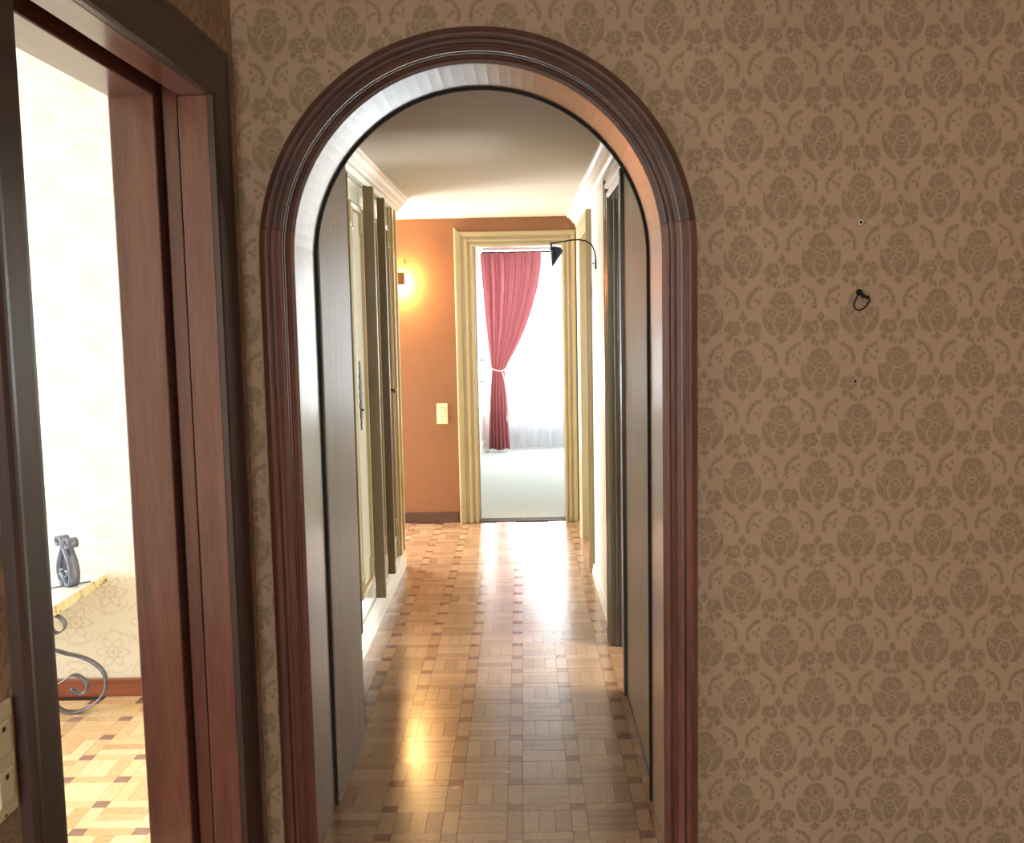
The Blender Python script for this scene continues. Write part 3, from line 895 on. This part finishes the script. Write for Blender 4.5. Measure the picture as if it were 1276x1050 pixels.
# hook ring and screw holes on the damask wall
hk = empty('wall_hook', (.966, YA, 1.64)); tag(hk, 'small black iron hook with bent ring on the damask wall', 'hook')
MB().lathe([(.009, 0), (.009, .004), (.005, .010), (.006, .016), (.003, .020)], (.966, YA, 1.652), 12, Vector((0, -1, 0))).build('screw_head', M['black_iron'], hk)
ring = []
for (px, pz) in [(.965, 1.653), (.958, 1.640), (.951, 1.626), (.948, 1.613), (.953, 1.604), (.964, 1.600), (.977, 1.605), (.988, 1.617), (.993, 1.629), (.991, 1.637), (.982, 1.638), (.972, 1.636), (.967, 1.645)]:
    ring.append((px, YA-.012, pz))
MB().tube(ring, .0022, 8).build('bent_ring', M['black_iron'], hk)
MB().tube([(.966, YA-.012, 1.652), (.974, YA-.022, 1.641), (.984, YA-.018, 1.634), (.990, YA-.012, 1.640)], .0035, 8).build('hook_arm', M['black_iron'], hk)
for (x, z, lb) in ((.968, 1.849, 'chipped screw hole in the damask wall above the iron hook'), (.958, 1.397, 'dark screw hole in the damask wall below the iron hook')):
    e = empty('screw_hole', (x, YA, z)); tag(e, lb, 'hole')
    MB().lathe([(.0085 if z > 1.6 else .006, 0), (.0075 if z > 1.6 else .005, .0016), (.0045, .0016), (.004, .0004)], (x, YA, z), 14, Vector((0, -1, 0))).build('plaster_rim', M['plaster'], e)
    MB().lathe([(.0045, 0), (.0045, .0020), (.001, .0021)], (x, YA, z), 12, Vector((0, -1, 0))).build('wall_plug', M['dark_dot'], e)
    if z > 1.6:
        MB().prism([(x+.022, z-.004), (x+.032, z+.004), (x+.027, z-.001), (x+.034, z-.002)], XZ(YA), 0, .0006).build('plaster_chip', M['plaster'], e)

# ================================================================== CONSOLE in the left room
ct = empty('console_table', (-2.3, 4.0, 0)); tag(ct, 'low wrought iron console table with yellow edged white top', 'table')
tp_ = box_('table_top', M['marble'], (-2.9, -1.787, 3.60, 4.262, .515, .550), ct, .003)
MB().box(-1.787, -1.780, 3.60, 4.262, .513, .549).box(-2.9, -1.780, 3.593, 3.60, .513, .549).build('top_edging', M['ceramic_edge'], tp_)


def smooth(pts, n=5):
    P = [Vector(p) for p in pts]; out = []
    for i in range(len(P)-1):
        p0, p1, p2, p3 = P[max(i-1, 0)], P[i], P[i+1], P[min(i+2, len(P)-1)]
        for k in range(n):
            t = k/n
            out.append(.5*((2*p1)+(p2-p0)*t+(2*p0-5*p1+4*p2-p3)*t*t+(3*p1-p0-3*p2+p3)*t**3))
    out.append(P[-1]); return out


RIB = lambda t, w_: [(-t/2, -w_/2), (t/2, -w_/2), (t/2, w_/2), (-t/2, w_/2)]
LEGP = [(-2.26, .512), (-2.22, .44), (-2.13, .34), (-2.03, .30), (-1.943, .2805), (-1.900, .2667), (-1.863, .2590), (-1.823, .2449), (-1.786, .2233), (-1.759, .1955), (-1.746, .1636), (-1.746, .1301), (-1.758, .0965), (-1.784, .0660), (-1.815, .0418), (-1.853, .0248), (-1.890, .0170), (-1.930, .024), (-1.955, .045), (-1.963, .085), (-1.953, .130), (-1.916, .1555), (-1.894, .1708), (-1.871, .1758), (-1.848, .1656), (-1.828, .1460), (-1.822, .1262), (-1.833, .1047), (-1.854, .0966), (-1.870, .1010), (-1.882, .113)]
mpl = lambda a, b_, d: (a, 4.10+d, b_-.012)
MB().sweep(smooth(LEGP), RIB(.006, .030), mpl, smooth=True).build('scroll_leg', M['iron'], ct)
MB().ball((-1.886, 4.10, .103), .010, 8).build('scroll_knob', M['iron'], ct)
mpl2 = lambda a, b_, d: (-4.64-a, 4.10+d, b_-.012)
MB().sweep(smooth(LEGP), RIB(.006, .030), mpl2, smooth=True).build('scroll_leg', M['iron'], ct)
mpl3 = lambda a, b_, d: (a, 3.72+d, b_-.012)
MB().sweep(smooth([(-2.26, .512), (-2.24, .40), (-2.20, .25), (-2.22, .10), (-2.28, .022), (-2.34, .05), (-2.33, .11), (-2.29, .11)]), RIB(.006, .030), mpl3, smooth=True).build('scroll_leg', M['iron'], ct)
curl = [(-1.870, .452), (-1.846, .468), (-1.824, .474), (-1.803, .464), (-1.789, .442), (-1.794, .420), (-1.816, .405), (-1.833, .409), (-1.843, .425)]
MB().sweep(smooth([(-1.95, .505), (-1.905, .478)]+[(a, z+.012) for a, z in curl]), RIB(.006, .026), lambda a, b_, d: (a, 3.86+d, b_), smooth=True).build('end_curl', M['iron'], ct)

orn = empty('scroll_ornament', (-1.862, 4.075, .551)); tag(orn, 'wrought iron lyre shaped scroll standing on the white console top', 'ornament')
HALF_ = [(.012, .060), (.020, .066), (.028, .060), (.027, .048), (.018, .040), (.008, .030), (.010, .010), (.024, .003), (.040, .014), (.049, .045), (.046, .082), (.032, .115), (.014, .142), (.006, .158), (.010, .180), (.026, .196), (.044, .194), (.052, .178), (.046, .164), (.032, .162), (.028, .174)]
ca, sa = math.cos(.75), math.sin(.75)
for s in (1, -1):
    mo = lambda a, b_, d, s=s: (-1.862+(s*a)*ca+d*sa*1.0, 4.075-(s*a)*sa*1.0+d*ca, .551+b_)
    MB().sweep(smooth([(1.18*a, b_) for a, b_ in HALF_]), RIB(.006, .046), mo, smooth=True).build('scroll_band', M['iron'], orn)
MB().box(-1.872, -1.852, 4.066, 4.084, .684, .704).build('collar', M['brass'], orn, .002)
MB().tube([(-1.915, 4.02, .5535), (-1.79, 4.115, .5535)], .003, 6).build('base_rod', M['iron'], orn)

# ================================================================== BEDROOM CURTAINS
rod = MB().box(-.46, 1.9, 12.30, 12.325, 2.355, 2.372).build('curtain_rail', M['black_iron']); tag(rod, 'dark curtain rail above the sheer in the bedroom', 'rail')


def cloth(name, mat, rows, cols, fn, parent=None):
    bm = bmesh.new()
    V = [[bm.verts.new(fn(c/(cols-1), r/(rows-1))) for c in range(cols)] for r in range(rows)]
    for r in range(rows-1):
        for c in range(cols-1):
            f = bm.faces.new((V[r][c], V[r][c+1], V[r+1][c+1], V[r+1][c])); f.smooth = True
    me = bpy.data.meshes.new(name); bm.to_mesh(me); bm.free(); me.materials.append(mat)
    return link(name, me, parent)


def sheer_fn(u, v):
    x = -.42+2.3*u
    y = 12.385+.030*math.sin(x*38+.6*math.sin(x*9))+.012*math.sin(x*71+1)
    return (x, y*1.0+(.004*math.sin(v*9+x*20)), 2.352-2.33*v)


sh = cloth('sheer_curtain', M['sheer'], 20, 260, sheer_fn); tag(sh, 'white translucent sheer curtain hanging across the bedroom window', 'curtain')


def interp(tab, z):
    for (z0, *a), (z1, *b_) in zip(tab, tab[1:]):
        if z0 >= z >= z1:
            t = (z0-z)/(z0-z1); t = t*t*(3-2*t) if False else t
            return [p+(q-p)*t for p, q in zip(a, b_)]
    return list(tab[-1][1:])


DT = [(2.352, -.480, .235, 1.0), (2.20, -.472, .232, 1.0), (1.95, -.455, .190, 1.0), (1.70, -.440, .120, .95), (1.45, -.420, .030, .8), (1.22, -.400, -.080, .65), (1.08, -.385, -.165, .5), (.98, -.372, -.212, .40), (.90, -.378, -.212, .45), (.70, -.395, -.200, .6), (.40, -.412, -.190, .7), (.03, -.425, -.172, .75)]


def drape_fn(u, v):
    z = 2.352-2.322*v
    a, b_, k = interp(DT, z)
    ph = u*2*PI*6
    y = 12.19+.055*k*math.sin(ph+.5*math.sin(u*5))+.012*k*math.sin(ph*2.1+1.3)
    if v < .05: y += .012*math.sin(u*2*PI*22)*(1-v/.05)
    return (a+(b_-a)*u+.006*math.sin(ph*1.0+1), y, z+.012*math.sin(u*9)*(v > .97))


dr = empty('pink_drape', (-.3, 12.2, 0)); tag(dr, 'dusty pink drape gathered by a white cord at the bedroom window', 'curtain')
cloth('drape_cloth', M['drape'], 70, 150, drape_fn, dr)
MB().tube([tuple(p) for p in smooth([(-.470, 12.24, 1.10), (-.43, 12.16, 1.05), (-.36, 12.13, 1.0), (-.28, 12.13, .972), (-.215, 12.15, .985), (-.16, 12.22, 1.04), (-.13, 12.26, 1.08)])], .009, 8).build('tie_cord', M['cord'], dr)
MB().tube([tuple(p) for p in smooth([(-.245, 12.13, .972), (-.225, 12.12, .90), (-.20, 12.12, .75), (-.188, 12.12, .62), (-.180, 12.12, .50)])], .008, 8).build('cord_drop', M['cord'], dr)
MB().lathe([(.006, .13), (.018, .118), (.020, .10), (.012, .092), (.024, .07), (.030, .0), (.004, -.002)], (-.178, 12.12, .375), 14).build('tassel', M['cord'], dr)
for (y, z, nm, lb) in ((12.02, 1.105, 'tieback_hook', 'upper dark tieback hook on the pale bedroom wall left of the drape'), (11.95, .86, 'tieback_hook', 'lower dark tieback hook on the pale bedroom wall left of the drape')):
    h_ = empty(nm, (-.5, y, z)); tag(h_, lb, 'hook')
    MB().lathe([(.016, 0), (.016, .005), (.007, .010)], (-.5, y, z), 12, Vector((1, 0, 0))).build('rose', M['black_iron'], h_)
    MB().tube([(-.49, y, z), (-.462, y, z), (-.448, y, z+.012), (-.448, y, z+.03)], .006, 8).build('hook_arm', M['black_iron'], h_)
ds = MB().lathe([(.022, 0), (.022, .012), (.016, .026), (.006, .030)], (-.44, 12.16, .002), 14).build('door_stop', M['plaster'])
tag(ds, 'small pale round stop on the carpet below the drape', 'stop')
